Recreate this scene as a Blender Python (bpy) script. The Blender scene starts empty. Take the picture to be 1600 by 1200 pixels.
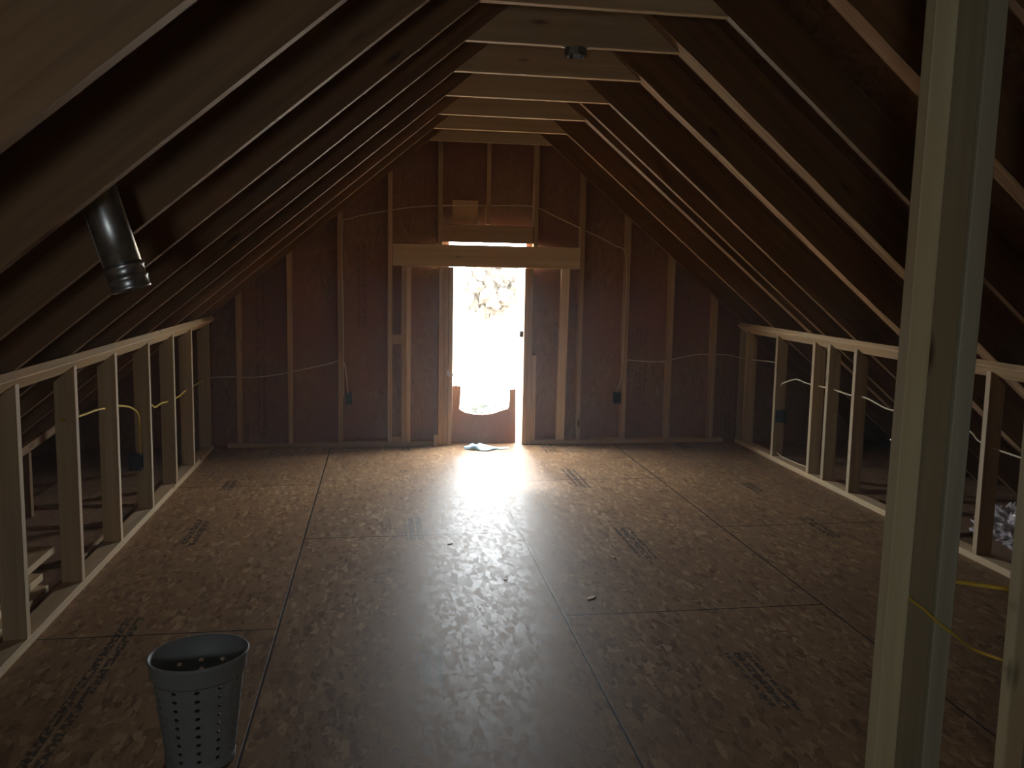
import bpy, bmesh, math, random
from mathutils import Vector, Matrix, noise as mnoise

scene = bpy.context.scene
C = scene.collection
random.seed(7)

# ------------------------------------------------------------------ camera
# the attic: X to the right, Y towards the gable with the opening, Z up (floor = 0)
CAM_Z = 1.4995
YAW, PITCH, ROLL = 0.1606, -0.1157, 0.0193
FPX, PX, PY = 1351.4, 15.39, -20.23
cam_d = bpy.data.cameras.new('camera')
cam = bpy.data.objects.new('camera', cam_d)
C.objects.link(cam)
fw = Vector((math.sin(YAW) * math.cos(PITCH), math.cos(YAW) * math.cos(PITCH), math.sin(PITCH)))
rt0 = Vector((math.cos(YAW), -math.sin(YAW), 0))
up0 = rt0.cross(fw)
rt = rt0 * math.cos(ROLL) + up0 * math.sin(ROLL)
up = -rt0 * math.sin(ROLL) + up0 * math.cos(ROLL)
cam.matrix_world = Matrix(((rt.x, up.x, -fw.x, 0), (rt.y, up.y, -fw.y, 0), (rt.z, up.z, -fw.z, CAM_Z), (0, 0, 0, 1)))
cam_d.sensor_width = 36
cam_d.sensor_fit = 'HORIZONTAL'
cam_d.lens = FPX / 1600 * 36
cam_d.shift_x = -PX / 1600
cam_d.shift_y = PY / 1600
cam_d.clip_start = 0.05
cam_d.clip_end = 500
scene.camera = cam

# ------------------------------------------------------------------ sky, sun, exposure
scene.view_settings.view_transform = 'Standard'
scene.view_settings.look = 'None'
scene.view_settings.exposure = 0.0
scene.view_settings.gamma = 1.0
scene.cycles.max_bounces = 12
scene.cycles.diffuse_bounces = 8
scene.cycles.glossy_bounces = 4
scene.cycles.sample_clamp_indirect = 6.0

SKY = 34.0
w = bpy.data.worlds.new('sky')
scene.world = w
w.use_nodes = True
bg = w.node_tree.nodes['Background']
bg.inputs['Color'].default_value = (0.92, 0.97, 1.0, 1)
bg.inputs['Strength'].default_value = SKY

def portal(name, loc, sx, sy, rot):
    d = bpy.data.lights.new(name, 'AREA')
    d.shape = 'RECTANGLE'
    d.size, d.size_y = sx, sy
    d.cycles.is_portal = True
    o = bpy.data.objects.new(name, d)
    o.location, o.rotation_euler = loc, rot
    C.objects.link(o)

portal('sky_portal_gable', (0.88, 7.40, 1.0), 0.68, 1.52, (math.radians(-90), 0, 0))
portal('sky_portal_rear', (-0.35, -1.02, 1.30), 0.28, 0.28, (math.radians(90), 0, 0))

SUN = 4.5
sd = bpy.data.lights.new('sun', 'SUN')
sd.energy = SUN
sd.angle = math.radians(6.0)
sd.color = (0.95, 0.97, 1.0)
so = bpy.data.objects.new('sun', sd)
C.objects.link(so)
SUN_DIR = Vector((0.0, -1.0, -0.95)).normalized()
so.rotation_euler = SUN_DIR.to_track_quat('-Z', 'Y').to_euler()
so.location = (0.9, 12, 8)

# ------------------------------------------------------------------ node helpers
class NT:
    def __init__(s, name):
        s.m = bpy.data.materials.new(name)
        s.m.use_nodes = True
        s.t = s.m.node_tree
        s.b = s.t.nodes['Principled BSDF']
    def n(s, kind, **kw):
        x = s.t.nodes.new(kind)
        for k, v in kw.items():
            setattr(x, k, v)
        return x
    def l(s, a, b):
        s.t.links.new(a, b)
    def put(s, sock, v):
        if hasattr(v, 'links'):
            s.l(v, sock)
        else:
            sock.default_value = v
    def math(s, op, a, b=None, c=None, clamp=False):
        x = s.n('ShaderNodeMath', operation=op, use_clamp=clamp)
        s.put(x.inputs[0], a)
        if b is not None: s.put(x.inputs[1], b)
        if c is not None: s.put(x.inputs[2], c)
        return x.outputs[0]
    def mix(s, f, a, b, mode='MIX'):
        x = s.n('ShaderNodeMix', data_type='RGBA', blend_type=mode)
        s.put(x.inputs[0], f)
        s.put(x.inputs[6], a if hasattr(a, 'links') else (*a, 1))
        s.put(x.inputs[7], b if hasattr(b, 'links') else (*b, 1))
        return x.outputs[2]
    def ramp(s, f, *stops):
        x = s.n('ShaderNodeValToRGB')
        s.l(f, x.inputs[0])
        e = x.color_ramp.elements
        e[0].position, e[1].position = stops[0][0], stops[-1][0]
        for q in stops[1:-1]:
            e.new(q[0])
        for el, q in zip(e, stops):
            c = q[1]
            el.color = (c, c, c, 1) if isinstance(c, (int, float)) else (*c, 1)
        return x.outputs[0]
    def map(s, vec, scale=(1, 1, 1), loc=(0, 0, 0), rot=(0, 0, 0)):
        x = s.n('ShaderNodeMapping')
        s.l(vec, x.inputs[0])
        x.inputs['Scale'].default_value = scale
        x.inputs['Location'].default_value = loc
        x.inputs['Rotation'].default_value = rot
        return x.outputs[0]
    def noise(s, vec, scale, detail=4, rough=0.55):
        x = s.n('ShaderNodeTexNoise')
        s.l(vec, x.inputs['Vector'])
        x.inputs['Scale'].default_value = scale
        x.inputs['Detail'].default_value = detail
        x.inputs['Roughness'].default_value = rough
        return x
    def vor(s, vec, scale, feature='F1', rnd=1.0):
        x = s.n('ShaderNodeTexVoronoi', feature=feature)
        s.l(vec, x.inputs['Vector'])
        x.inputs['Scale'].default_value = scale
        x.inputs['Randomness'].default_value = rnd
        return x
    def bump(s, h, strength, dist):
        x = s.n('ShaderNodeBump')
        x.inputs['Strength'].default_value = strength
        x.inputs['Distance'].default_value = dist
        s.l(h, x.inputs['Height'])
        s.l(x.outputs[0], s.b.inputs['Normal'])

def lumber(name, base, dark, knots=True, rough=0.62, bump=0.25, var=0.3):
    """sawn softwood, grain along the object's local X"""
    k = NT(name)
    tc = k.n('ShaderNodeTexCoord')
    oi = k.n('ShaderNodeObjectInfo')
    off = k.n('ShaderNodeVectorMath', operation='SCALE')
    cmb = k.n('ShaderNodeCombineXYZ')
    k.l(oi.outputs['Random'], cmb.inputs[0]); k.l(oi.outputs['Random'], cmb.inputs[1]); k.l(oi.outputs['Random'], cmb.inputs[2])
    k.l(cmb.outputs[0], off.inputs[0]); off.inputs['Scale'].default_value = 37.0
    add = k.n('ShaderNodeVectorMath', operation='ADD')
    k.l(tc.outputs['Object'], add.inputs[0]); k.l(off.outputs[0], add.inputs[1])
    v = add.outputs[0]
    g1 = k.noise(k.map(v, (0.9, 26, 26)), 1.0, 5, 0.6).outputs['Fac']
    g2 = k.noise(k.map(v, (0.5, 5, 5)), 1.0, 3, 0.5).outputs['Fac']
    big = k.noise(v, 1.6, 2, 0.5).outputs['Fac']
    col = k.mix(k.ramp(g1, (0.35, 0.0), (0.68, 1.0)), dark, base)
    col = k.mix(k.math('MULTIPLY', k.ramp(g2, (0.42, 0.0), (0.62, 1.0)), 0.45), col, tuple(c * 0.72 for c in base))
    col = k.mix(k.math('MULTIPLY', k.ramp(big, (0.4, 0.0), (0.65, 1.0)), 0.35), col, (base[0] * 0.9, base[1] * 0.68, base[2] * 0.55))
    if knots:
        vo = k.vor(k.map(v, (2.1, 7.5, 7.5)), 1.0)
        kn = k.ramp(vo.outputs['Distance'], (0.05, 1.0), (0.13, 0.0))
        sel = k.n('ShaderNodeSeparateColor'); k.l(vo.outputs['Color'], sel.inputs[0])
        kn = k.math('MULTIPLY', kn, k.math('GREATER_THAN', sel.outputs[0], 0.55))
        col = k.mix(k.math('MULTIPLY', kn, 0.85), col, (0.06, 0.03, 0.018))
    tint = k.n('ShaderNodeHueSaturation')
    k.l(col, tint.inputs['Color'])
    k.l(k.math('MULTIPLY_ADD', oi.outputs['Random'], var, 1.0 - var / 2), tint.inputs['Value'])
    k.l(tint.outputs[0], k.b.inputs['Base Color'])
    k.b.inputs['Roughness'].default_value = rough
    k.b.inputs['Specular IOR Level'].default_value = 0.35
    k.bump(g1, bump, 0.002)
    return k.m

def osb(name, axes, base, dark, light, rough, seams=None, stamps=None, spec=0.5, red=None, stseg=0.55, stmix=0.8):
    k = NT(name)
    tc = k.n('ShaderNodeTexCoord')
    sx = k.n('ShaderNodeSeparateXYZ'); k.l(tc.outputs['Object'], sx.inputs[0])
    cb = k.n('ShaderNodeCombineXYZ')
    k.l(sx.outputs[axes[0]], cb.inputs[0]); k.l(sx.outputs[axes[1]], cb.inputs[1])
    uv = cb.outputs[0]
    ds = k.noise(uv, 9, 3, 0.6)
    dsv = k.n('ShaderNodeVectorMath', operation='SCALE'); k.l(ds.outputs['Color'], dsv.inputs[0]); dsv.inputs['Scale'].default_value = 0.022
    ad = k.n('ShaderNodeVectorMath', operation='ADD'); k.l(uv, ad.inputs[0]); k.l(dsv.outputs[0], ad.inputs[1])
    d = ad.outputs[0]
    f1 = k.vor(k.map(d, (15, 44, 1)), 1.0)
    f2 = k.vor(k.map(d, (14, 42, 1), rot=(0, 0, 0.75)), 1.0)
    f3 = k.vor(k.map(d, (16, 40, 1), rot=(0, 0, -0.9)), 1.0)
    def val(f, i=0):
        s_ = k.n('ShaderNodeSeparateColor'); k.l(f.outputs['Color'], s_.inputs[0]); return s_.outputs[i]
    pick = k.noise(uv, 14, 1, 0.5).outputs['Fac']
    a = k.n('ShaderNodeMix', data_type='FLOAT'); k.l(k.math('GREATER_THAN', pick, 0.5), a.inputs[0]); k.l(val(f1), a.inputs[2]); k.l(val(f2), a.inputs[3])
    b2 = k.n('ShaderNodeMix', data_type='FLOAT'); k.l(k.math('GREATER_THAN', val(f1, 1), 0.62), b2.inputs[0]); k.l(a.outputs[0], b2.inputs[2]); k.l(val(f3), b2.inputs[3])
    fl = b2.outputs[0]
    fine = k.noise(k.map(d, (60, 220, 1)), 1.0, 2, 0.5).outputs['Fac']
    col = k.ramp(fl, (0.0, dark), (0.35, base), (0.75, base), (1.0, light))
    col = k.mix(0.22, col, k.ramp(fine, (0.3, dark), (0.7, light)))
    big = k.noise(uv, 1.3, 3, 0.5).outputs['Fac']
    if red:
        col = k.mix(k.ramp(big, (0.42, 0.0), (0.62, 1.0)), col, red)
    else:
        col = k.mix(k.math('MULTIPLY', k.ramp(big, (0.4, 0.0), (0.7, 1.0)), 0.3), col, dark)
    su = k.n('ShaderNodeSeparateXYZ'); k.l(uv, su.inputs[0])
    h = k.math('MULTIPLY', fl, 0.5)
    if stamps:
        per, ph, hw = stamps
        fr = k.math('FRACT', k.math('DIVIDE', k.math('SUBTRACT', su.outputs[1], ph), per))
        st = k.math('LESS_THAN', k.math('ABSOLUTE', k.math('SUBTRACT', fr, 0.5)), hw / per)
        seg = k.math('GREATER_THAN', k.noise(k.map(uv, (1.15, 0.4, 1)), 1.0, 1, 0.4).outputs['Fac'], stseg)
        ch = k.noise(k.map(uv, (42, 55, 1)), 1.0, 2, 0.5).outputs['Fac']
        ch = k.ramp(ch, (0.43, 0.0), (0.50, 1.0))
        line = k.math('GREATER_THAN', k.math('FRACT', k.math('MULTIPLY', su.outputs[1], 22)), 0.3)
        mk = k.math('MULTIPLY', k.math('MULTIPLY', st, seg), k.math('MULTIPLY', ch, line))
        col = k.mix(k.math('MULTIPLY', mk, stmix), col, (0.03, 0.03, 0.03))
    if seams:
        br = k.n('ShaderNodeTexBrick')
        k.l(k.map(uv, (1, 1, 1), loc=(-seams[0], -seams[1], 0)), br.inputs['Vector'])
        br.offset, br.offset_frequency, br.squash = 0.5, 2, 1.0
        br.inputs['Scale'].default_value = 1.0
        br.inputs['Brick Width'].default_value = 2.44
        br.inputs['Row Height'].default_value = 1.215
        br.inputs['Mortar Size'].default_value = seams[2]
        br.inputs['Mortar Smooth'].default_value = 0.3
        br.inputs['Color1'].default_value = (0.86, 0.86, 0.86, 1)
        br.inputs['Color2'].default_value = (1.12, 1.08, 1.0, 1)
        br.inputs['Mortar'].default_value = (1, 1, 1, 1)
        col = k.mix(0.8, col, br.outputs['Color'], 'MULTIPLY')
        col = k.mix(br.outputs['Fac'], col, (0.02, 0.018, 0.015))
        h = k.math('SUBTRACT', h, k.math('MULTIPLY', br.outputs['Fac'], 2.0))
    k.l(col, k.b.inputs['Base Color'])
    k.l(k.math('MULTIPLY_ADD', fl, 0.12, rough - 0.06), k.b.inputs['Roughness'])
    k.b.inputs['Specular IOR Level'].default_value = spec
    k.bump(h, 0.35, 0.0015)
    return k.m

def plain(name, col, rough=0.5, metal=0.0, noise=0.0, scale=8, trans=0.0):
    k = NT(name)
    if noise:
        tc = k.n('ShaderNodeTexCoord')
        nf = k.noise(tc.outputs['Object'], scale, 4, 0.6).outputs['Fac']
        c = k.mix(k.ramp(nf, (0.35, 0.0), (0.65, 1.0)), tuple(x * (1 - noise) for x in col), tuple(min(1, x * (1 + noise)) for x in col))
        k.l(c, k.b.inputs['Base Color'])
        k.l(k.math('MULTIPLY_ADD', nf, 0.25, rough - 0.12), k.b.inputs['Roughness'])
    else:
        k.b.inputs['Base Color'].default_value = (*col, 1)
        k.b.inputs['Roughness'].default_value = rough
    k.b.inputs['Metallic'].default_value = metal
    if trans:
        k.b.inputs['Transmission Weight'].default_value = trans
    return k.m

M = {}
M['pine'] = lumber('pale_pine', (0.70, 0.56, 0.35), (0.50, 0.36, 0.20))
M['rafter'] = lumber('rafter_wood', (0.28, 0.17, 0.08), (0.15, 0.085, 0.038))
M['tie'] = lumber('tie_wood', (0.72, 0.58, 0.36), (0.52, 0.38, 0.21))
M['header'] = lumber('header_wood', (0.86, 0.70, 0.47), (0.64, 0.47, 0.28))
M['stud'] = lumber('stud_wood', (0.62, 0.45, 0.28), (0.42, 0.28, 0.16))
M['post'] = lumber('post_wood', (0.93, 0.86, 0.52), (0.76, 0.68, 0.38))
M['post_grey'] = lumber('grey_green_post_wood', (0.66, 0.66, 0.47), (0.48, 0.47, 0.33))  # grey-green tone for the right strip of the triple post
M['post_shade'] = lumber('shaded_post_wood', (0.40, 0.35, 0.21), (0.28, 0.24, 0.14))  # shade of the recessed middle stud put into the wood colour
M['knee'] = lumber('knee_wall_wood', (0.60, 0.49, 0.31), (0.42, 0.32, 0.19))
M['wane'] = lumber('wane_wood', (0.60, 0.42, 0.24), (0.20, 0.12, 0.07), bump=1.0, rough=0.8)
M['floor'] = osb('floor_osb', (1, 0), (0.30, 0.178, 0.092), (0.14, 0.074, 0.042), (0.47, 0.315, 0.17), 0.50,
                 seams=(4.78, 0.785, 0.005), stamps=(1.215, 0.785, 0.05), spec=0.16)
M['eave'] = osb('eave_osb', (1, 0), (0.30, 0.18, 0.11), (0.16, 0.09, 0.05), (0.42, 0.28, 0.17), 0.6)
M['sheath'] = osb('gable_sheathing', (2, 0), (0.30, 0.175, 0.11), (0.20, 0.115, 0.075), (0.38, 0.24, 0.15), 0.65,
                  stamps=(0.8128, 0.23, 0.05), spec=0.3, red=(0.29, 0.135, 0.095), stmix=0.35)
M['deck'] = osb('roof_deck', (1, 0), (0.22, 0.12, 0.07), (0.13, 0.07, 0.04), (0.28, 0.17, 0.1), 0.7, spec=0.2)
M['scrap'] = osb('scrap_osb', (0, 2), (0.62, 0.42, 0.23), (0.45, 0.28, 0.15), (0.7, 0.5, 0.3), 0.6)
M['cable'] = plain('yellow_cable', (0.72, 0.52, 0.08), 0.45)
M['cable_white'] = plain('cream_cable', (0.72, 0.64, 0.42), 0.45)
M['box'] = plain('blue_plastic', (0.03, 0.055, 0.075), 0.4)
M['metal'] = plain('galvanised_steel', (0.42, 0.45, 0.44), 0.34, 0.9, 0.35, 14)
M['metal_dark'] = plain('dull_steel', (0.3, 0.31, 0.3), 0.5, 0.8, 0.3, 30)
M['dark'] = plain('dark_inside', (0.02, 0.02, 0.02), 0.8)
M['bin'] = plain('grey_plastic', (0.26, 0.285, 0.275), 0.55, 0, 0.08, 6)
M['cloth'] = plain('pale_blue_cloth', (0.34, 0.50, 0.62), 0.9, 0, 0.15, 20)
M['white'] = plain('white_scrap', (0.8, 0.78, 0.72), 0.7, 0, 0.1)
M['ground'] = plain('dry_ground', (0.42, 0.33, 0.24), 0.95, 0, 0.35, 0.35)
M['green'] = plain('hedge_green', (0.14, 0.17, 0.08), 0.9, 0, 0.4, 3)
M['plastic'] = plain('grey_film', (0.45, 0.42, 0.44), 0.35, 0, 0.3, 20)

# ------------------------------------------------------------------ object helpers
def tag(o, label=None, cat=None, group=None, kind=None):
    if label: o['label'] = label
    if cat: o['category'] = cat
    if group: o['group'] = group
    if kind: o['kind'] = kind
    return o

def link(name, me, mats, parent=None, mw=None):
    for m in (mats if isinstance(mats, (list, tuple)) else [mats]):
        me.materials.append(m)
    o = bpy.data.objects.new(name, me)
    C.objects.link(o)
    if mw is not None: o.matrix_world = mw
    if parent is not None:
        o.parent = parent
    return o

def from_bm(name, bm, mats, parent=None, smooth=False, mw=None):
    bmesh.ops.recalc_face_normals(bm, faces=bm.faces)
    me = bpy.data.meshes.new(name)
    bm.to_mesh(me); bm.free()
    if smooth:
        for p in me.polygons: p.use_smooth = True
    return link(name, me, mats, parent, mw)

def prism(name, pts, ext, mat, bevel=0.002, parent=None):
    """a board: coplanar world outline pts extruded by ext; local X runs along its longest side"""
    P = [Vector(p) for p in pts]
    e = Vector(ext)
    best = max(((P[i] - P[i - 1]) for i in range(len(P))), key=lambda d: d.length)
    ex = best.normalized() if best.length > e.length else e.normalized()
    nrm = e.normalized() if best.length > e.length else best.normalized()
    ez = nrm
    ey = ez.cross(ex).normalized()
    c = sum(P, Vector()) / len(P) + e / 2
    mw = Matrix(((ex.x, ey.x, ez.x, c.x), (ex.y, ey.y, ez.y, c.y), (ex.z, ey.z, ez.z, c.z), (0, 0, 0, 1)))
    inv = mw.inverted()
    bm = bmesh.new()
    a = [bm.verts.new(inv @ p) for p in P]
    b = [bm.verts.new(inv @ (p + e)) for p in P]
    n = len(P)
    bm.faces.new(a); bm.faces.new(b[::-1])
    for i in range(n):
        bm.faces.new((a[i], a[(i + 1) % n], b[(i + 1) % n], b[i]))
    if bevel:
        bmesh.ops.recalc_face_normals(bm, faces=bm.faces)
        bmesh.ops.bevel(bm, geom=list(bm.edges), offset=bevel, segments=1, affect='EDGES', clamp_overlap=True)
    return from_bm(name, bm, mat, parent, mw=mw)

def box(name, x0, x1, y0, y1, z0, z1, mat, bevel=0.002, parent=None):
    return prism(name, [(x0, y0, z0), (x1, y0, z0), (x1, y0, z1), (x0, y0, z1)], (0, y1 - y0, 0), mat, bevel, parent)

def tube(name, pts, r, mat, parent=None, seg=8, smoothpath=True, cap=True):
    P = [Vector(p) for p in pts]
    if smoothpath and len(P) > 2:
        Q = []
        for i in range(len(P) - 1):
            p0 = P[max(i - 1, 0)]; p1 = P[i]; p2 = P[i + 1]; p3 = P[min(i + 2, len(P) - 1)]
            for k in range(6):
                t = k / 6
                Q.append(0.5 * ((2 * p1) + (p2 - p0) * t + (2 * p0 - 5 * p1 + 4 * p2 - p3) * t * t + (3 * p1 - p0 - 3 * p2 + p3) * t ** 3))
        Q.append(P[-1]); P = Q
    bm = bmesh.new()
    rings = []
    for i, p in enumerate(P):
        d = (P[min(i + 1, len(P) - 1)] - P[max(i - 1, 0)]).normalized()
        a = d.cross(Vector((0.13, 0.31, 0.94))).normalized()
        if a.length < 0.1: a = d.cross(Vector((1, 0, 0))).normalized()
        b = d.cross(a)
        rings.append([bm.verts.new(p + r * (math.cos(2 * math.pi * j / seg) * a + math.sin(2 * math.pi * j / seg) * b)) for j in range(seg)])
    for i in range(len(rings) - 1):
        for j in range(seg):
            bm.faces.new((rings[i][j], rings[i][(j + 1) % seg], rings[i + 1][(j + 1) % seg], rings[i + 1][j]))
    if cap:
        bm.faces.new(rings[0]); bm.faces.new(rings[-1][::-1])
    return from_bm(name, bm, mat, parent, smooth=True)

def ordn(i):
    return ['first', 'second', 'third', 'fourth', 'fifth', 'sixth', 'seventh', 'eighth', 'ninth', 'tenth', 'eleventh', 'twelfth', 'thirteenth'][i]

# ------------------------------------------------------------------ roof geometry
XL, XR, ZT = 0.370, 1.3815, 2.5315       # collar-tie corners on the underside of the rafters
SL = 0.8333                              # 10 in 12 roof
KL, KR = -1.3626, 3.1301                 # room faces of the knee walls
YW = 7.28                                # room face of the gable studs
XC = (XL + XR) / 2
ca = 1 / math.hypot(1, SL); sa = SL * ca
RD = 0.184                               # rafter depth
def zr(x):                               # underside of the rafters
    return ZT - SL * ((XL - x) if x < XC else (x - XR))
BACK = -1.0

# setting ------------------------------------------------------------------
def struct(o):
    o['kind'] = 'structure'; return o

struct(box('floor', -1.50, 3.27, BACK, 7.37, -0.02, 0.0, M['floor'], 0))
# keep the floor's texture in world units: local axes equal world axes
def reaxis(o):
    mw = o.matrix_world.copy()
    o.data.transform(mw); o.matrix_world = Matrix()
reaxis(bpy.data.objects['floor'])
lf = struct(box('floor', -3.0, 4.8, BACK, 7.37, -0.06, -0.0205, M['eave'], 0)); reaxis(lf)

for s in (-1, 1):
    xe = -3.06 if s < 0 else 4.83
    q = RD / ca
    top = [(xe, BACK - 0.1, zr(xe) + q), (XC, BACK - 0.1, zr(XC) + q), (XC, BACK - 0.1, zr(XC) + q + 0.02), (xe, BACK - 0.1, zr(xe) + q + 0.02)]
    o = struct(prism('ceiling', top, (0, 7.60 - BACK + 0.1, 0), M['deck'], 0)); reaxis(o)

# gable sheathing with the ragged opening
def wall_mesh(name, y0, y1, polys, mat):
    bm = bmesh.new()
    for poly in polys:
        a = [bm.verts.new((x, y0, z)) for x, z in poly]
        b = [bm.verts.new((x, y1, z)) for x, z in poly]
        n = len(poly)
        bm.faces.new(a); bm.faces.new(b[::-1])
        for i in range(n):
            bm.faces.new((a[i], a[(i + 1) % n], b[(i + 1) % n], b[i]))
    return from_bm(name, bm, mat)

ztop = lambda x: zr(x) + RD / ca
OX0, OX1, OZ1 = 0.552, 1.212, 1.735
polys = [
    [(-2.95, -0.05), (OX0, -0.05), (OX0, ztop(OX0)), (-2.95, ztop(-2.95))],
    [(OX1, -0.05), (4.72, -0.05), (4.72, ztop(4.72)), (OX1, ztop(OX1))],
    [(OX0, OZ1), (OX1, OZ1), (OX1, ztop(OX1)), (XC, ztop(XC)), (OX0, ztop(OX0))],
]
# lower panel, its U-shaped notch sagging at the bottom
notch = [(0.664, 0.50), (0.660, 0.40), (0.655, 0.30), (0.70, 0.272), (0.77, 0.256), (0.86, 0.250), (0.94, 0.258), (1.02, 0.285), (1.075, 0.300), (1.088, 0.33), (1.092, 0.42), (1.090, 0.47)]
polys.append([(OX0, -0.05), (1.150, -0.05), (1.144, 0.475)] + notch[::-1] + [(0.62, 0.505), (OX0, 0.498)])
struct(wall_mesh('wall_back', YW + 0.089, YW + 0.101, polys, M['sheath']))
XA, XB, ZA, ZB = -0.49, -0.21, 1.16, 1.44
polys = [
    [(-2.95, -0.05), (XA, -0.05), (XA, ztop(XA)), (-2.95, ztop(-2.95))],
    [(XB, -0.05), (4.72, -0.05), (4.72, ztop(4.72)), (XC, ztop(XC)), (XB, ztop(XB))],
    [(XA, -0.05), (XB, -0.05), (XB, ZA), (XA, ZA)],
    [(XA, ZB), (XB, ZB), (XB, ztop(XB)), (XA, ztop(XA))],
]
struct(wall_mesh('wall_front', BACK - 0.012, BACK, polys, M['sheath']))

# outside ground, far below the attic floor
bm = bmesh.new()
for i in range(41):
    for j in range(41):
        x, y = -60 + 3 * i, 7.5 + 3.2 * j
        bm.verts.new((x, y, -3.4 + 0.5 * mnoise.noise(Vector((x * .08, y * .08, 0))) + max(0, (y - 60)) * 0.05))
bm.verts.ensure_lookup_table()
for i in range(40):
    for j in range(40):
        bm.faces.new([bm.verts[k] for k in (i * 41 + j, (i + 1) * 41 + j, (i + 1) * 41 + j + 1, i * 41 + j + 1)])
o = from_bm('floor', bm, M['ground'], smooth=True)
struct(o)

# brown tree and low shrub outside, seen washed out through the opening
M['twig'] = plain('brown_twigs', (0.082, 0.069, 0.054), 0.95, 0, 0.15, 3.0)
M['shrub'] = plain('shrub_green', (0.046, 0.050, 0.042), 0.95, 0, 0.1, 4)
tr = bpy.data.objects.new('bare_tree', None); C.objects.link(tr); tr.location = (3.72, 30, -3.35)
tag(tr, 'pale brown tree crown outside, washed out in the top of the opening', 'tree')
bm = bmesh.new()
for k in range(70):
    a = random.uniform(0, 6.28); q = random.random() ** .5
    c = Vector((0.85 * q * math.cos(a), .9 * q * math.sin(a), 4.35 + random.uniform(-1.15, 1.0) * (1 - .4 * q)))
    g_ = bmesh.ops.create_icosphere(bm, subdivisions=2, radius=random.uniform(.22, .36))['verts']
    for v in g_:
        d = v.co.normalized(); v.co = c + v.co * (0.8 + 0.7 * mnoise.noise(d * 2.7 + c))
g_ = bmesh.ops.create_icosphere(bm, subdivisions=4, radius=0.75)['verts']
for v in g_: v.co = v.co * (1 + .2 * mnoise.noise(v.co * 3)) + Vector((0, 0.2, 4.3))
from_bm('crown', bm, M['twig'], tr)
bm = bmesh.new()
for k in range(7):
    a = k * .9
    rr = 0.10 if k == 0 else 0.04
    g_ = bmesh.ops.create_cone(bm, cap_ends=True, segments=8, radius1=rr, radius2=rr * .4, depth=1)['verts']
    for v in g_:
        t = v.co.z + .5
        v.co = Vector((v.co.x, v.co.y, t * 4.6)) if k == 0 else Vector((v.co.x + t * .8 * math.cos(a), v.co.y + t * .8 * math.sin(a), 3.1 + .15 * k + t * 1.4))
from_bm('trunk', bm, M['twig'], tr)
bm = bmesh.new()
bmesh.ops.create_icosphere(bm, subdivisions=4, radius=1)
for v in bm.verts:
    d = v.co.normalized(); k_ = 1 + .35 * mnoise.noise(d * 3) + .15 * mnoise.noise(d * 8)
    v.co = Vector((d.x * .62 * k_, d.y * .6 * k_, d.z * .36 * k_))
o = from_bm('low_shrub', bm, M['shrub']); o.location = (3.55, 29.0, -3.28)
tag(o, 'low greyish shrub outside, at the bottom of the notch in the opening', 'shrub')

# ------------------------------------------------------------------ rafters
def rafter(side, y, label, wane=None, depth=RD, t=0.038, mat=None):
    """cross-section in (Y, perpendicular); camera side is low Y; wane = rough lower face"""
    y = y - (t - 0.038)
    sec = [(0, 0), (t, 0), (t, depth), (0, depth)]
    if side < 0:
        A = Vector((-2.72, y, zr(-2.72))); B = Vector((XC + 0.2, y, zr(XL) + SL * (XC + 0.2 - XL)))
        ex = Vector((ca, 0, sa)); ez = Vector((-sa, 0, ca))
    else:
        A = Vector((4.47, y, zr(4.47))); B = Vector((XC - 0.2, y, ZT + SL * (XR - XC + 0.2)))
        ex = Vector((-ca, 0, sa)); ez = Vector((sa, 0, ca))
    ey = Vector((0, 1, 0))
    mw = Matrix(((ex.x, 0, ez.x, A.x), (ex.y, 1, ez.y, A.y), (ex.z, 0, ez.z, A.z), (0, 0, 0, 1)))
    L = (B - A).length
    bm = bmesh.new()
    n = 60 if wane else 14
    rows = []
    rnd = random.Random(int(y * 100) + side)
    ph = rnd.random() * 50
    for i in range(n + 1):
        x = L * i / n
        bow = 0.004 * mnoise.noise(Vector((x * 0.6, ph, 0)))
        row = []
        for k, (a, b) in enumerate(sec):
            j = 0
            if wane and k == 0: j = 0.004 * mnoise.noise(Vector((x * 6, ph + 9 + k, 0))) + 0.006 * mnoise.noise(Vector((x * 1.3, ph, 3)))
            row.append(bm.verts.new((x, a + (bow if a < t else bow), b + j)))
        rows.append(row)
    m = len(sec)
    for i in range(n):
        for k in range(m):
            f = bm.faces.new((rows[i][k], rows[i][(k + 1) % m], rows[i + 1][(k + 1) % m], rows[i + 1][k]))
            if wane and k == 0: f.material_index = 1
    bm.faces.new(rows[0]); bm.faces.new(rows[-1][::-1])
    # plumb cut at the ridge
    inv = mw.inverted()
    co = inv @ Vector((XC, y, 0)); no = (inv.to_3x3() @ Vector((1 if side < 0 else -1, 0, 0)))
    r = bmesh.ops.bisect_plane(bm, geom=list(bm.verts) + list(bm.edges) + list(bm.faces), plane_co=co, plane_no=no, clear_outer=True)
    ed = [e for e in r['geom_cut'] if isinstance(e, bmesh.types.BMEdge)]
    if ed: bmesh.ops.edgeloop_fill(bm, edges=ed)
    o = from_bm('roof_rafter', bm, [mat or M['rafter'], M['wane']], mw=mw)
    tag(o, label, 'rafter', 'rafters of the %s roof slope' % ('left' if side < 0 else 'right'))
    return o

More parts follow.
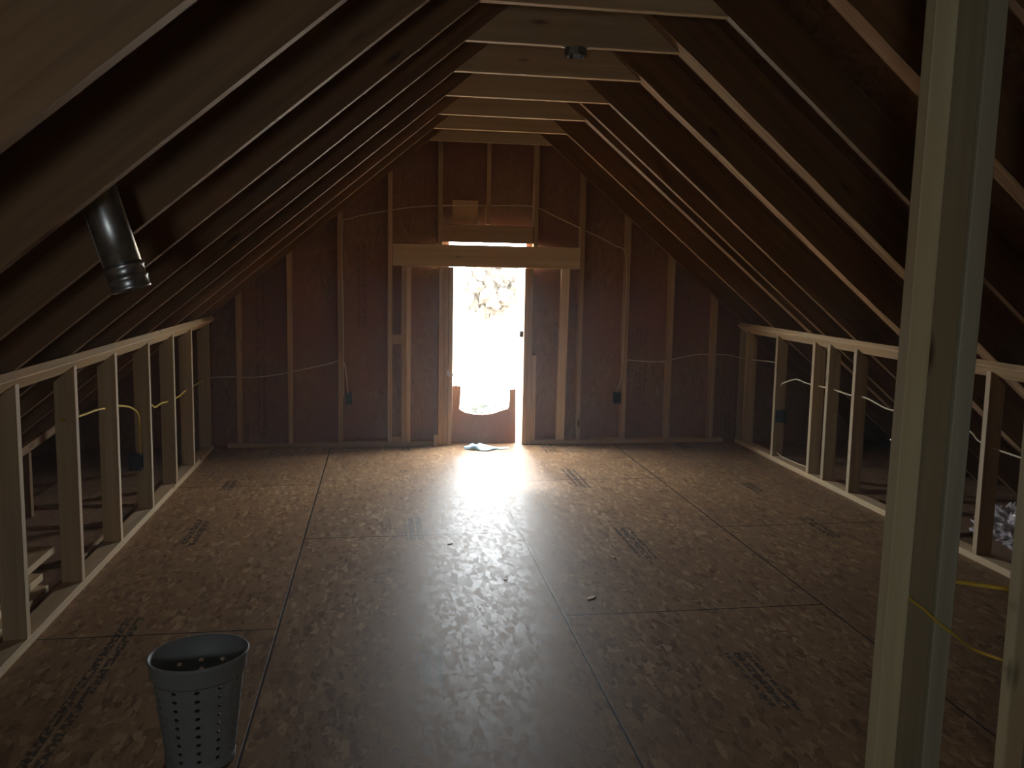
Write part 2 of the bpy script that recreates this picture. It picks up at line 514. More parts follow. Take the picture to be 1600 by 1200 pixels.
RY = [7.20, 6.585, 5.985, 5.345, 4.695, 4.07, 3.475, 2.86, 2.245, 1.625, 1.01, 0.40, -0.21, -0.82, -1.43, -2.04]
lab_l = [
    'left slope rafter lying against the far gable studs',
    'left slope rafter next to the gable one, its lower edge the brightest thin line',
    'third left slope rafter from the gable, thin lit edge',
    'fourth left slope rafter from the gable, thin lit edge',
    'fifth left slope rafter from the gable, thin lit edge',
    'sixth left slope rafter from the gable, joined to the tie with the metal box',
    'seventh left slope rafter from the gable, at the nearest visible tie',
    'left slope rafter just behind the hanging metal duct',
    'dark left slope rafter with knots crossing just in front of the duct',
    'nearest broad brown rafter crossing the top left corner',
]
lab_r = [
    'dim right slope rafter lying against the far gable studs',
    'right slope rafter next to the gable one, reddish side and thin bright edge',
    'third right slope rafter from the gable, with a wider golden rounded edge',
    'right slope rafter carrying the fourth tie from the gable, thin pale edge',
    'right slope rafter with a tan, nail marked lower edge, next beyond the roughest one',
    'right slope rafter with the rough bark edged tan strip, at the metal box tie',
    'right slope rafter at the nearest visible tie, narrow pale edge',
    'right slope rafter with a broad rough pinkish edge that runs behind the post',
    'right slope rafter overhead just beyond the triple post',
    'right slope rafter over the near side of the triple post',
]
plies = {2: 0.066, 4: 0.076, 5: 0.105, 7: 0.085}
for i, y in enumerate(RY):
    if i > 9:
        continue
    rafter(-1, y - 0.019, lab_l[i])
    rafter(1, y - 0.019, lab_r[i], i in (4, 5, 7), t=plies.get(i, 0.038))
rafter(1, 5.765 - 0.019, 'extra right slope rafter without a tie, close to the golden edged one')

# collar ties fitted between the rafters
lab_t = [
    'collar tie against the gable wall, its lower edge unlit',
    'farthest collar tie with a bright lit lower edge',
    'collar tie next nearer than the farthest bright edged one',
    'collar tie third of the bright edged ones, counted from the gable',
    'collar tie just beyond the one with the metal box',
    'collar tie with the round metal box under its middle and dark knots',
    'nearest visible collar tie at the top edge of the photo',
    'collar tie above the top of the view, over the duct',
    'collar tie above the top of the view, nearer than the duct',
]
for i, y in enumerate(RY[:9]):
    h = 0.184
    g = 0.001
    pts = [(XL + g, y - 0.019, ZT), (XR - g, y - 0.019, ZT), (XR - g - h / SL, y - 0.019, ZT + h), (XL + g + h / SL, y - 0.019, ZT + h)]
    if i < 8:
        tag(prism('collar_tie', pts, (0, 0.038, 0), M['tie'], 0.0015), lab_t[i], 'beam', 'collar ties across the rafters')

# ------------------------------------------------------------------ knee walls
TP = 0.038 / ca                         # plate thickness measured vertically
def knee_stud(side, y, label, mat='knee', name='knee_wall_stud'):
    xi = KL if side < 0 else KR
    xo = xi + side * 0.089
    pts = [(xi, y - 0.019, 0.038), (xo, y - 0.019, 0.038), (xo, y - 0.019, zr(xo) - TP), (xi, y - 0.019, zr(xi) - TP)]
    o = prism(name, pts, (0, 0.038, 0), M[mat], 0.002)
    return tag(o, label, 'stud', 'studs of the %s knee wall' % ('left' if side < 0 else 'right'))

L_st = [(1.65, None), (2.27, None), (2.885, None), (3.495, 'nearest left knee wall stud, cut by the left edge of the photo'),
        (4.125, 'left knee wall stud just beyond the stacked board scraps'),
        (4.725, 'left knee wall stud, third from the left photo edge'),
        (5.37, 'left knee wall stud with the blue outlet box'),
        (5.98, 'left knee wall stud just past the one with the outlet box'),
        (6.53, 'left knee wall stud where the lit top plate seems to end'),
        (7.16, 'dim left knee wall stud in the far corner by the gable')]
for y, lb in L_st:
    if lb: knee_stud(-1, y, lb)
R_st = [(3.42, None), (4.05, 'right knee wall stud seen between the triple post and the right edge post'),
        (4.70, 'right knee wall stud hidden behind the triple post'),
        (5.348, 'right knee wall stud nearest on the far side of the triple post'),
        (5.70, 'right knee wall stud close before another, under the extra rafter'),
        (5.916, 'right knee wall stud, middle one of the three close together'),
        (6.522, 'right knee wall stud carrying an outlet box and looped cable'),
        (7.10, 'dim right knee wall stud in the far corner by the gable'),
        (7.235, 'corner stud of the right knee wall touching the gable framing')]
for y, lb in R_st:
    if lb and 'hidden' not in lb: knee_stud(1, y, lb)

for side, nm in ((-1, 'left'), (1, 'right')):
    xi = KL if side < 0 else KR
    xo = xi + side * 0.089
    y0 = 1.4
    o = box('bottom_plate', min(xi, xo), max(xi, xo), y0, 7.27, 0, 0.038, M['pine'], 0.002)
    tag(o, 'pale bottom plate of the %s knee wall lying along the floor' % nm, 'wall plate')
    # top plate lies flat against the underside of the rafters
    d = Vector((-side * ca, 0, sa))     # up the slope, towards the room
    nn = Vector((side * -sa, 0, -ca))   # down into the room
    A = Vector((xi, y0, zr(xi) - 0.0005))
    A = A + nn * 0.0 + d * 0.012
    pts = [A, A + nn * 0.038, A + nn * 0.038 - d * 0.089 * 1.1, A - d * 0.089 * 1.1]
    o = prism('top_plate', pts, (0, 7.25 - y0, 0), M['pine'], 0.003)
    tag(o, 'pale sloping top plate of the %s knee wall under the rafters' % nm, 'wall plate')

# ------------------------------------------------------------------ gable framing
X0 = 0.0601
def gstud(x, z0, z1, label, w_=0.038, mat='stud', y0=YW, d=0.088, name='gable_stud', lean=0.0):
    pts = [(x - w_ / 2, y0, z0), (x + w_ / 2, y0, z0), (x + w_ / 2 + lean, y0, z1), (x - w_ / 2 + lean, y0, z1)]
    return tag(prism(name, pts, (0, d, 0), M[mat], 0.002), label, 'stud', 'studs of the gable wall')
def slope_stud(x, label):
    a, b = x - 0.019, x + 0.019
    pts = [(a, YW, 0.038), (b, YW, 0.038), (b, YW, zr(b) + 0.12), (a, YW, zr(a) + 0.12)]
    return tag(prism('gable_stud', pts, (0, 0.088, 0), M['stud'], 0.002), label, 'stud', 'studs of the gable wall')
slope_stud(X0 - 3 * .4064, 'short gable stud farthest left, beside the left knee wall')
slope_stud(X0 - 2 * .4064, 'second gable stud from the left knee wall')
slope_stud(X0 - 1 * .4064, 'left gable stud with the blue outlet box and cables')
slope_stud(X0, 'tall gable stud at the left end of the header beam')
slope_stud(X0 + 4 * .4064, 'tall gable stud at the right end of the header beam')
slope_stud(X0 + 5 * .4064, 'right gable stud with the blue outlet box and a cable down it')
slope_stud(X0 + 6 * .4064, 'second gable stud from the right knee wall')
slope_stud(X0 + 7 * .4064, 'short gable stud farthest right, beside the right knee wall')
gstud(X0 + .4064 + .004, 1.703, 2.66, 'short stud above the header, over the left end of the light slot')
gstud(X0 + 2 * .4064, 1.878, 2.72, 'short middle stud above the small block, beside the square patch')
gstud(X0 + 3 * .4064, 1.703, 2.66, 'short stud above the header, over the right end of the light slot')
o = box('header_beam', 0.0815, 1.665, YW - 0.002, YW + 0.036, 1.519, 1.702, M['header'], 0.003)
tag(o, 'wide pale header beam spanning the gable above the bright opening', 'beam')
o = box('header_block', 0.489, 1.257, YW + 0.01, YW + 0.048, 1.725, 1.872, M['stud'], 0.003)
tag(o, 'darker short board with a knot just above the thin light slot', 'beam')
o = box('plywood_patch', 0.577, 0.79, YW + 0.055, YW + 0.067, 1.873, 2.075, M['scrap'], 0.001)
tag(o, 'small pale square wood patch on the sheathing above the opening', 'board')
gstud(0.174, 0.03, 1.517, 'inner stud of the pair left of the opening, next to small blocks', name='trimmer_stud', mat='stud')
gstud(0.2135, 0.03, 1.517, 'outer pale stud of the pair left of the opening', w_=0.0375, mat='header', name='trimmer_stud')
o = box('blocking', 0.081, 0.153, YW, YW + 0.038, 0.867, 0.945, M['stud'], 0.002); tag(o, 'small block at mid height left of the opening, between studs', 'block')
o = box('blocking', 0.081, 0.153, YW, YW + 0.038, 0.039, 0.085, M['stud'], 0.002); tag(o, 'small block near the floor left of the opening, between studs', 'block')
gstud(0.485, 0.0, 1.517, 'leftmost jamb stud of the bright opening', name='jamb_stud')
gstud(0.5245, 0.0, 1.517, 'middle jamb stud left of the bright opening', name='jamb_stud')
gstud(0.564, 0.0, 1.517, 'jamb stud forming the left edge of the bright opening', name='jamb_stud', lean=0.004)
o = box('blocking', 0.43, 0.463, YW - 0.02, YW + 0.06, 0.0, 0.10, M['pine'], 0.002); tag(o, 'tiny upright wood offcut standing beside the left jamb studs', 'block')
gstud(1.2095, 0.0, 1.517, 'jamb stud forming the right edge of the bright opening', name='jamb_stud', w_=0.036, lean=-0.0)
gstud(1.2475, 0.0, 1.517, 'outer jamb stud right of the bright opening', name='jamb_stud')
gstud(1.287, 0.0, 0.78, 'half height stud beside the right jamb', name='jamb_stud', w_=0.036)
gstud(1.528, 0.038, 1.517, 'wide pale stud between the right jamb and the tall right gable stud', w_=0.072, mat='header', name='trimmer_stud', d=0.05, lean=0.016)
o = box('bottom_plate', -1.26, 0.46, YW, YW + 0.088, 0, 0.037, M['stud'], 0.002); tag(o, 'gable bottom plate left of the bright opening', 'wall plate')
o = box('bottom_plate', 1.27, 3.03, YW, YW + 0.088, 0, 0.037, M['stud'], 0.002); tag(o, 'gable bottom plate right of the bright opening', 'wall plate')

# little things at the opening
bm = bmesh.new()
for (x, z) in [(0, 0), (.045, -.01), (.05, .02), (.03, .03), (.012, .055), (-.004, .04)]:
    bm.verts.new((x, 0, z)); 
bm.verts.ensure_lookup_table(); f = bm.faces.new(bm.verts[:])
r = bmesh.ops.extrude_face_region(bm, geom=[f]); bmesh.ops.translate(bm, verts=[v for v in r['geom'] if isinstance(v, bmesh.types.BMVert)], vec=(0.004, -0.008, 0))
o = from_bm('paper_scrap', bm, M['white']); o.location = (0.535, YW - 0.001, 0.60)
tag(o, 'torn pale scrap stuck on the left jamb of the opening', 'scrap')
o = box('window_latch', 1.160, 1.1905, YW + 0.03, YW + 0.07, 0.93, 0.985, M['box'], 0.002)
tag(o, 'small dark bluish latch on the right jamb of the opening', 'latch')

# electrical boxes: body, clamp tab, cavity
def outlet_box(x, y, z, rz, label):
    r = bpy.data.objects.new('outlet_box', None); C.objects.link(r)
    r.location = (x, y, z); r.rotation_euler = (0, 0, rz)
    tag(r, label, 'outlet box', 'blue outlet boxes on the studs')
    bm = bmesh.new()
    W_, H_, D_, t = 0.056, 0.095, 0.07, 0.003
    # open-fronted shell (front towards -Y)
    def bx(a0, a1, b0, b1, c0, c1):
        g = bmesh.ops.create_cube(bm, size=1)['verts']
        for v in g: v.co = Vector(((a0 + a1) / 2 + v.co.x * (a1 - a0), (b0 + b1) / 2 + v.co.y * (b1 - b0), (c0 + c1) / 2 + v.co.z * (c1 - c0)))
    bx(-W_ / 2, -W_ / 2 + t, 0, D_, -H_ / 2, H_ / 2); bx(W_ / 2 - t, W_ / 2, 0, D_, -H_ / 2, H_ / 2)
    bx(-W_ / 2, W_ / 2, 0, D_, H_ / 2 - t, H_ / 2); bx(-W_ / 2, W_ / 2, 0, D_, -H_ / 2, -H_ / 2 + t)
    bx(-W_ / 2, W_ / 2, D_ - t, D_, -H_ / 2, H_ / 2)
    bm2 = from_bm('box_shell', bm, M['box'], r)
    for s in (-1, 1):
        bm = bmesh.new(); bmesh.ops.create_cone(bm, cap_ends=True, segments=10, radius1=0.004, radius2=0.004, depth=0.02)
        for v in bm.verts: v.co = Vector((v.co.x, v.co.z + 0.012, v.co.y + s * 0.040))
        from_bm('screw_boss', bm, M['metal_dark'], r)
    return r
outlet_box(-0.289 + 0.008, YW + 0.006, 0.405, 0, 'blue outlet box on a left gable stud')
outlet_box(2.092 - 0.050, YW + 0.006, 0.40, 0, 'blue outlet box on a right gable stud')
outlet_box(KL - 0.045, 5.37 - 0.019 - 0.031, 0.33, math.radians(90) * 0 + math.radians(90), 'blue outlet box on a left knee wall stud')
outlet_box(KR + 0.01, 6.522 - 0.019 - 0.031, 0.37, math.radians(-90), 'outlet box on a far right knee wall stud')

def cable(pts, label, r=0.0045, mat='cable_white'):
    o = tube('electric_cable', pts, r, M[mat])
    return tag(o, label, 'cable')
g = YW + 0.03
cable([(-1.44, 7.2, 0.585), (-1.30, g, 0.589), (-1.02, g, 0.588), (-0.768, g, 0.625), (-0.459, g, 0.695), (-0.33, g - .01, 0.721), (-0.30, g - .01, 0.60), (-0.289, g, 0.452)],
      'pale cable running along the lower left gable studs into an outlet box')
cable([(-0.32, YW - .004, 0.43), (-0.322, YW - .006, 1.2), (-0.33, YW - .006, 1.80), (-0.25, g, 1.90), (0.124, g, 1.984), (0.322, g, 2.011), (0.60, g - .02, 2.026), (0.852, g - .02, 2.032), (1.241, g, 2.039), (1.45, g, 1.96), (1.675, g, 1.864), (1.96, g, 1.736), (2.07, YW - .006, 1.62), (2.072, YW - .006, 1.0), (2.062, YW - .006, 0.62), (2.03, g, 0.445)],
      'long thin cable arching across the gable above the header beam', 0.004)
cable([(2.09, g, 0.74), (2.30, g, 0.725), (2.457, g, 0.728), (2.749, g, 0.786), (3.03, g, 0.787), (3.10, 7.18, 0.775), (3.175, 7.08, 0.767), (3.175, 6.727, 0.788), (3.175, 6.56, 0.79)],
      'thin cable crossing the lower right gable studs to the corner')
kx = KL - 0.045
cable([(kx, 4.05, 0.80), (kx, 4.298, 0.779), (kx, 4.53, 0.769), (kx, 4.72, 0.75), (kx, 4.907, 0.731), (kx, 5.132, 0.684), (kx, 5.27, 0.62), (kx - .01, 5.325, 0.52), (kx - .008, 5.322, 0.375)],
      'yellow cable looping through the left knee wall into its box', 0.0055, 'cable')
cable([(kx, 5.37, 0.63), (kx, 5.555, 0.633), (kx - .01, 5.68, 0.60), (kx, 5.803, 0.606), (kx, 5.98, 0.59), (kx, 6.205, 0.58), (kx, 6.34, 0.582), (kx, 6.53, 0.59), (kx, 7.2, 0.585)],
      'cable through the far studs of the left knee wall', 0.0055, 'cable')
kx = KR + 0.045
cable([(kx, 6.495, 0.415), (kx, 6.53, 0.52), (kx, 6.50, 0.62), (kx, 6.421, 0.656), (kx, 6.25, 0.70), (kx, 6.075, 0.692), (kx, 5.861, 0.696), (kx, 5.7, 0.70), (kx, 5.47, 0.692), (kx, 5.254, 0.701), (kx, 4.983, 0.668), (kx, 4.70, 0.70), (kx, 4.45, 0.72), (kx, 4.216, 0.672), (kx, 4.05, 0.62), (kx, 3.3, 0.60)],
      'pale cable strung through the right knee wall studs', 0.0055)
cable([(kx, 6.49, 0.325), (kx, 6.555, 0.16), (kx, 6.487, 0.06), (kx + .02, 6.22, 0.045), (kx + .06, 5.95, 0.044)],
      'loose cable end drooping under the right knee wall box', 0.0045)

# junction box under the tie
jb = bpy.data.objects.new('junction_box', None); C.objects.link(jb); jb.location = (0.883, 4.07, 2.51)
tag(jb, 'small round metal junction box under a collar tie', 'junction box')
bm = bmesh.new()
bmesh.ops.create_cone(bm, cap_ends=True, segments=8, radius1=0.052, radius2=0.052, depth=0.036)
bot = [f for f in bm.faces if f.normal.z < -0.9]
r = bmesh.ops.inset_region(bm, faces=bot, thickness=0.006)
bmesh.ops.translate(bm, verts=list({v for f in bot for v in f.verts}), vec=(0, 0, 0.022))
from_bm('box_body', bm, M['metal_dark'], jb)
for a in (0.4, 3.54):
    bm = bmesh.new(); bmesh.ops.create_cone(bm, cap_ends=True, segments=8, radius1=0.006, radius2=0.006, depth=0.03)
    bmesh.ops.translate(bm, verts=bm.verts, vec=(0.042 * math.cos(a), 0.042 * math.sin(a), -0.012))
    from_bm('box_screw', bm, M['metal'], jb)
bm = bmesh.new(); bmesh.ops.create_cube(bm, size=1)
for v in bm.verts: v.co = Vector((v.co.x * 0.13, v.co.y * 0.02, v.co.z * 0.003 + 0.0195))
from_bm('mounting_strap', bm, M['metal'], jb)

# ------------------------------------------------------------------ metal duct through the roof
duct = bpy.data.objects.new('vent_duct', None); C.objects.link(duct)
dm = Vector((-0.30, 0.0, 1)).normalized()
base = Vector((-0.690, 2.56, 1.425))
qd = dm.to_track_quat('Z', 'Y')
duct.location = base; duct.rotation_euler = qd.to_euler()
tag(duct, 'dark round metal vent duct hanging down between left rafters', 'duct')
def lathe(name, prof, mat, parent, seg=40, mw=None):
    bm = bmesh.new(); rings = []
    for r_, z in prof:
        rings.append([bm.verts.new((r_ * math.cos(2 * math.pi * j / seg), r_ * math.sin(2 * math.pi * j / seg), z)) for j in range(seg)])
    for i in range(len(rings) - 1):
        for j in range(seg):
            bm.faces.new((rings[i][j], rings[i][(j + 1) % seg], rings[i + 1][(j + 1) % seg], rings[i + 1][j]))
    return from_bm(name, bm, mat, parent, smooth=True, mw=mw)
R0 = 0.050
lathe('pipe', [(R0 - .002, 0.045), (R0, 0.045), (R0, 0.2), (R0, 0.62), (R0 - .002, 0.62), (R0 - .002, 0.045)], M['metal'], duct)
lathe('collar', [(R0 + .001, 0.0), (R0 + .004, 0.002), (R0 + .002, 0.008), (R0 + .002, 0.028), (R0 + .006, 0.033), (R0 + .002, 0.038), (R0 + .002, 0.060), (R0 + .007, 0.066), (R0 + .001, 0.073), (R0 - .003, 0.073), (R0 - .003, 0.0), (R0 + .001, 0.0)], M['metal'], duct)
bm = bmesh.new(); bmesh.ops.create_cube(bm, size=1)
for v in bm.verts: v.co = Vector((v.co.x * .004 + .0, v.co.y * .004 - R0 - .001, v.co.z * .52 + .34))
from_bm('seam', bm, M['metal_dark'], duct)

# ------------------------------------------------------------------ grey slotted waste basket
bn = bpy.data.objects.new('waste_basket', None); C.objects.link(bn)
bn.location = (-0.545, 2.60, 0.0); bn.rotation_euler = (0, 0, math.radians(25))
tag(bn, 'grey plastic waste basket with holes standing on the near floor', 'basket')
BH = 0.345
def brad(z):  # half axes at height z
    t = z / BH
    return 0.098 + 0.040 * t, 0.086 + 0.036 * t
def bp(u, z, off=0.0):
    a, b = brad(z)
    return Vector(((a + off) * math.cos(u), (b + off) * math.sin(u), z))
bm = bmesh.new()
NC, NR = 12, 9
z0, z1 = 0.03, BH - 0.062
cache = {}
def V(u, z):
    key = (round(u % (2 * math.pi), 5) % round(2 * math.pi, 5), round(z, 5))
    if key not in cache: cache[key] = bm.verts.new(bp(u, z))
    return cache[key]
for i in range(NC):
    for j in range(NR):
        u0 = 2 * math.pi * i / NC; du = 2 * math.pi / NC
        za = z0 + (z1 - z0) * j / NR; dz = (z1 - z0) / NR
        outer = [V(u0 + du * a, za + dz * b) for a, b in ((0, 0), (.5, 0), (1, 0), (1, .5), (1, 1), (.5, 1), (0, 1), (0, .5))]
        inn = [bm.verts.new(bp(u0 + du * (.5 + .13 * math.cos(t)), za + dz * (.5 + .21 * math.sin(t)))) for t in [math.radians(q) for q in (225, 270, 315, 0, 45, 90, 135, 180)]]
        for k_ in range(8):
            bm.faces.new((outer[k_], outer[(k_ + 1) % 8], inn[(k_ + 1) % 8], inn[k_]))
bw = from_bm('basket_wall', bm, M['bin'], bn)
md = bw.modifiers.new('solid', 'SOLIDIFY'); md.thickness = 0.0025; md.offset = -1
def ering(bm, z, off, seg=44):
    a, b = brad(z)
    return [bm.verts.new(((a + off) * math.cos(2 * math.pi * j / seg), (b + off) * math.sin(2 * math.pi * j / seg), z)) for j in range(seg)]
def esurf(name, prof, closed=False):
    bm = bmesh.new(); rr = [ering(bm, z, o_) for z, o_ in prof]
    for i in range(len(rr) - 1):
        for j in range(44):
            bm.faces.new((rr[i][j], rr[i][(j + 1) % 44], rr[i + 1][(j + 1) % 44], rr[i + 1][j]))
    if closed: bm.faces.new(rr[0])
    return from_bm(name, bm, M['bin'], bn, smooth=True)
esurf('rim_band', [(z1 - .003, -.002), (z1 - .004, .003), (z1 + .004, .006), (BH - .012, .006), (BH - .004, .010), (BH, .007), (BH - .001, .002), (z1, -.003)])
esurf('basket_base', [(0.004, 0.0), (0.0, 0.001), (0.006, .003), (0.03, .0006), (0.03, -.0024), (0.008, -.003)])
bm = bmesh.new(); e_ = ering(bm, 0.006, -.002); bm.faces.new(e_)
from_bm('basket_floor', bm, M['bin'], bn)

# ------------------------------------------------------------------ cloth by the opening
bm = bmesh.new()
nx, ny = 46, 22
def cloth_h(u, v):
    env = max(0, math.sin(math.pi * min(1, u * 1.02))) ** 0.5 * max(0, math.sin(math.pi * v)) ** 0.6
    lump = 0.055 * math.exp(-((u - .16) / .13) ** 2) + 0.030 * math.exp(-((u - .45) / .2) ** 2) + 0.012
    w_ = 0.55 + 0.9 * abs(mnoise.noise(Vector((u * 5.5, v * 3.2, 1.7)))) + .3 * mnoise.noise(Vector((u * 13, v * 9, 4)))
    return 0.003 + env * lump * w_
for i in range(nx + 1):
    for j in range(ny + 1):
        u, v = i / nx, j / ny
        wid = 0.15 * (0.45 + 0.75 * math.sin(math.pi * min(1, .12 + u * 0.95))) if u < .62 else 0.06
        if .52 < u < .72: wid = 0.13 + (0.055 - 0.13) * (u - .52) / .2
        x = 0.68 + 0.385 * u + .012 * mnoise.noise(Vector((u * 6, v * 5, 9)))
        y = 7.17 - 0.07 * math.sin(u * 2.6) * (1 if u < .7 else .8) + (v - .5) * wid + .02 * mnoise.noise(Vector((u * 7, v * 2, 5)))
        bm.verts.new((x, y, cloth_h(u, v)))
bm.verts.ensure_lookup_table()
for i in range(nx):
    for j in range(ny):
        a = i * (ny + 1) + j
        bm.faces.new([bm.verts[k_] for k_ in (a, a + ny + 1, a + ny + 2, a + 1)])
o = from_bm('cloth_rag', bm, M['cloth'], smooth=True)
md = o.modifiers.new('solid', 'SOLIDIFY'); md.thickness = 0.002; md.offset = -1
tag(o, 'crumpled pale blue cloth lying on the floor below the opening', 'cloth')

# small chips of wood on the floor
for i, (x, y, s, rz) in enumerate([(0.365, 4.609, 0.018, 0.4), (0.594, 4.04, 0.022, 1.2), (1.20, 4.30, 0.02, 2.0), (0.95, 3.75, 0.03, 0.6)]):
    bm = bmesh.new()
    vs = [bm.verts.new((s * a, s * b, c)) for a, b, c in ((-1, -.3, 0), (.2, -.45, 0), (1, -.1, 0.002), (.7, .35, 0), (-.5, .4, 0))]
    f = bm.faces.new(vs)
    r = bmesh.ops.extrude_face_region(bm, geom=[f]); bmesh.ops.translate(bm, verts=[v for v in r['geom'] if isinstance(v, bmesh.types.BMVert)], vec=(0, 0, 0.003))
    o = from_bm('wood_chip', bm, M['white'] if i == 0 else M['scrap']); o.location = (x, y, 0.0005); o.rotation_euler = (0, 0, rz)
    tag(o, ['tiny white chip on the floor left of the long seam', 'small wood chip on the floor just left of the long seam', 'wood chip on the floor right of the long seam, farther one', 'wood chip on the floor right of the long seam, nearer one'][i], 'wood chip')

# ------------------------------------------------------------------ behind the knee walls
def piece(x0, x1, y0, y1, rz, label, z=-0.0205, t=0.018):
    cx, cy = (x0 + x1) / 2, (y0 + y1) / 2
    hx, hy = (x1 - x0) / 2, (y1 - y0) / 2
    c_, s_ = math.cos(rz), math.sin(rz)
    pts = [(cx + a * hx * c_ - b * hy * s_, cy + a * hx * s_ + b * hy * c_, z) for a, b in ((-1, -1), (1, -1), (1, 1), (-1, 1))]
    bm = bmesh.new()
    va = [bm.verts.new(p) for p in pts]; vb = [bm.verts.new((p[0], p[1], z + t)) for p in pts]
    bm.faces.new(va); bm.faces.new(vb[::-1])
    for i in range(4): bm.faces.new((va[i], va[(i + 1) % 4], vb[(i + 1) % 4], vb[i]))
    o = from_bm('plywood_piece', bm, M['eave'])
    return tag(o, label, 'board', 'loose boards behind the knee walls')
piece(-2.1, -1.50, 3.2, 4.42, 0.02, 'loose dark board on the eave floor under the stacked scraps')
piece(-2.2, -1.52, 4.50, 5.05, -0.03, 'loose dark board on the left eave floor past the scraps')
piece(-2.15, -1.52, 5.18, 5.52, 0.02, 'narrow dark board on the left eave floor, middle of the row')
piece(-2.2, -1.53, 5.62, 6.55, -0.02, 'dark board on the left eave floor near the gable')
piece(3.29, 3.9, 3.3, 4.4, 0.03, 'dark board on the right eave floor beside the crumpled film')
piece(3.29, 4.0, 4.52, 5.4, -0.04, 'dark board on the right eave floor, middle of the row')
piece(3.30, 3.95, 5.55, 6.6, 0.03, 'dark board on the right eave floor near the gable')

for i, (x, y0, y1, z, w_, h_, lb) in enumerate([
    (-1.537, 2.95, 4.10, -0.0015, 0.062, 0.034, 'lowest pale board scrap on the left eave floor'),
    (-1.585, 2.95, 4.16, 0.0335, 0.07, 0.034, 'middle pale board scrap of the small stack in the left eave'),
    (-1.66, 2.95, 4.46, 0.0685, 0.12, 0.034, 'topmost pale board scrap of the small stack in the left eave')]):
    o = box('board_scrap', x - w_ / 2, x + w_ / 2, y0, y1, z, z + h_, M['pine'], 0.003)
    tag(o, lb, 'board', 'stacked board scraps behind the left knee wall')
o = box('board_scrap', -1.72, -1.625, 3.0, 4.2, 0.0, 0.0675, M['stud'], 0.003)
tag(o, 'darker block under the stacked pale scraps in the left eave', 'board')
o = box('board_scrap', -1.505, -1.485, 4.45, 4.87, 0.0, 0.028, M['pine'], 0.002)
tag(o, 'thin pale stick on the eave floor beside the left bottom plate', 'board')

# short brace and post in the left eave
br = prism('eave_brace', [(-2.05, 5.15, 0.365), (-2.05, 6.25, 0.45), (-2.05, 6.25, 0.50), (-2.05, 5.15, 0.415)], (-0.038, 0, 0), M['rafter'], 0.003)
tag(br, 'reddish slanting brace under the rafters behind the left knee wall', 'brace')
o = box('eave_post', -2.10, -2.045, 5.36, 5.40, -0.0195, 0.383, M['rafter'], 0.002)
tag(o, 'short upright prop under the slanting brace in the left eave', 'post')

# crumpled plastic film on the right eave floor
bm = bmesh.new()
bmesh.ops.create_icosphere(bm, subdivisions=5, radius=1)
for v in bm.verts:
    d = v.co.normalized()
    k_ = 0.75 + 0.5 * abs(mnoise.noise(d * 2.2)) + 0.25 * mnoise.noise(d * 5.5) + 0.1 * mnoise.noise(d * 12)
    v.co = Vector((d.x * 0.2 * k_, d.y * 0.32 * k_, max(0, (d.z + .35)) * 0.15 * k_))
o = from_bm('plastic_film', bm, M['plastic'], smooth=False); o.location = (3.66, 4.35, 0.0)
tag(o, 'crumpled greyish plastic film heaped behind the right knee wall', 'plastic sheet')

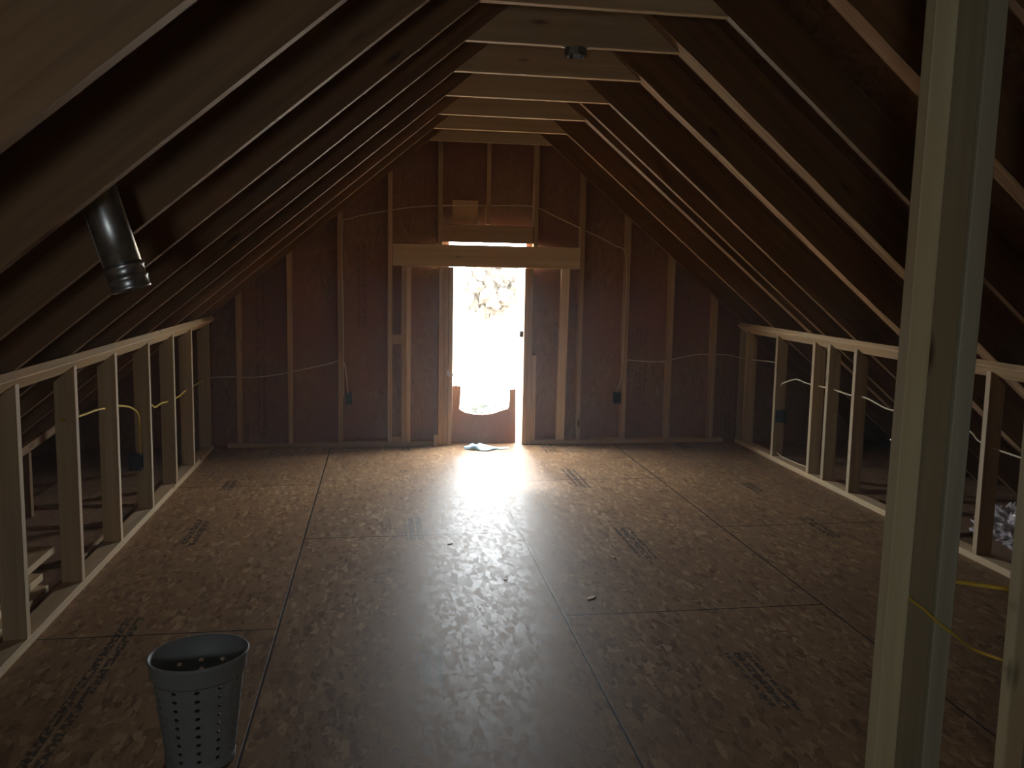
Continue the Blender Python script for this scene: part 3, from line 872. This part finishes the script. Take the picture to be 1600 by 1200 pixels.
# ------------------------------------------------------------------ near posts on the right
def post(x0, x1, y0, y1, z1a, label, mat, lean=0.0, zb=0.0, name='doorway_stud', z1b=None):
    l0 = lean * (zb - 1.2); l1 = lean * (z1a - 1.2)
    pts = [(x0 + l0, y0, zb), (x1 + l0, y0, zb), (x1 + l1, y0, (z1b or z1a)), (x0 + l1, y0, z1a)]
    return tag(prism(name, pts, (0, y1 - y0, 0), M[mat], 0.003), label, 'post', 'near studs at the right')
LN = 0.0123
post(1.247, 1.3060, 1.90, 1.943, 2.53, 'left strip of the triple post, pale yellowish face with dark knots', 'post', LN, z1b=2.53)
post(1.3065, 1.3825, 1.913, 2.002, 2.53, 'recessed middle stud of the triple post, recess shade in its colour', 'post_shade', LN, z1b=2.49)
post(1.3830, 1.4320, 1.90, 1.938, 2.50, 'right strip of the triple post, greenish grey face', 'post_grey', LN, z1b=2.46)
post(1.607, 1.6600, 1.90, 1.940, 2.32, 'pale strip of the post cut off by the right edge of the photo', 'post', 0.0, z1b=2.28)
post(1.6605, 1.737, 1.913, 2.002, 2.28, 'darker stud of the post at the very right edge, mostly out of view', 'post_shade', 0.0, z1b=2.22)
cable([(1.301, 1.9095, 0.715), (1.307, 1.908, 0.70), (1.345, 1.905, 0.672), (1.378, 1.896, 0.642), (1.43, 1.892, 0.603), (1.50, 1.935, 0.553), (1.59, 2.01, 0.50), (1.70, 2.03, 0.455)],
      'yellow cable stapled across the triple post and sagging to the right', 0.0042, 'cable')
cable([(1.34, 2.05, 0.735), (1.47, 2.045, 0.70), (1.60, 2.05, 0.672), (1.75, 2.06, 0.645)],
      'bright yellow cable behind the two near posts', 0.0062, 'cable')

# faint haze volume, added mostly to stand in for lens glare at the opening
HAZE = 0.008
hz = bpy.data.materials.new('glare_veil'); hz.use_nodes = True
nt = hz.node_tree
for n_ in list(nt.nodes): nt.nodes.remove(n_)
mo = nt.nodes.new('ShaderNodeOutputMaterial'); vs_ = nt.nodes.new('ShaderNodeVolumeScatter')
vs_.inputs['Density'].default_value = HAZE; vs_.inputs['Anisotropy'].default_value = 0.55
vs_.inputs['Color'].default_value = (1, 1, 1, 1)
nt.links.new(vs_.outputs[0], mo.inputs['Volume'])
bm = bmesh.new()
pts = [(-2.9, 0.001), (4.6, 0.001), (4.45, 0.02), (XC, zr(XC) + .15), (-2.7, 0.02)]
va = [bm.verts.new((x, BACK + 0.01, z)) for x, z in pts]; vb = [bm.verts.new((x, 7.36, z)) for x, z in pts]
bm.faces.new(va); bm.faces.new(vb[::-1])
for i in range(5): bm.faces.new((va[i], va[(i + 1) % 5], vb[(i + 1) % 5], vb[i]))
o = from_bm('glare_haze', bm, hz)
tag(o, 'faint haze in the attic air, added mostly for the lens glare by the opening', 'haze', kind='stuff')
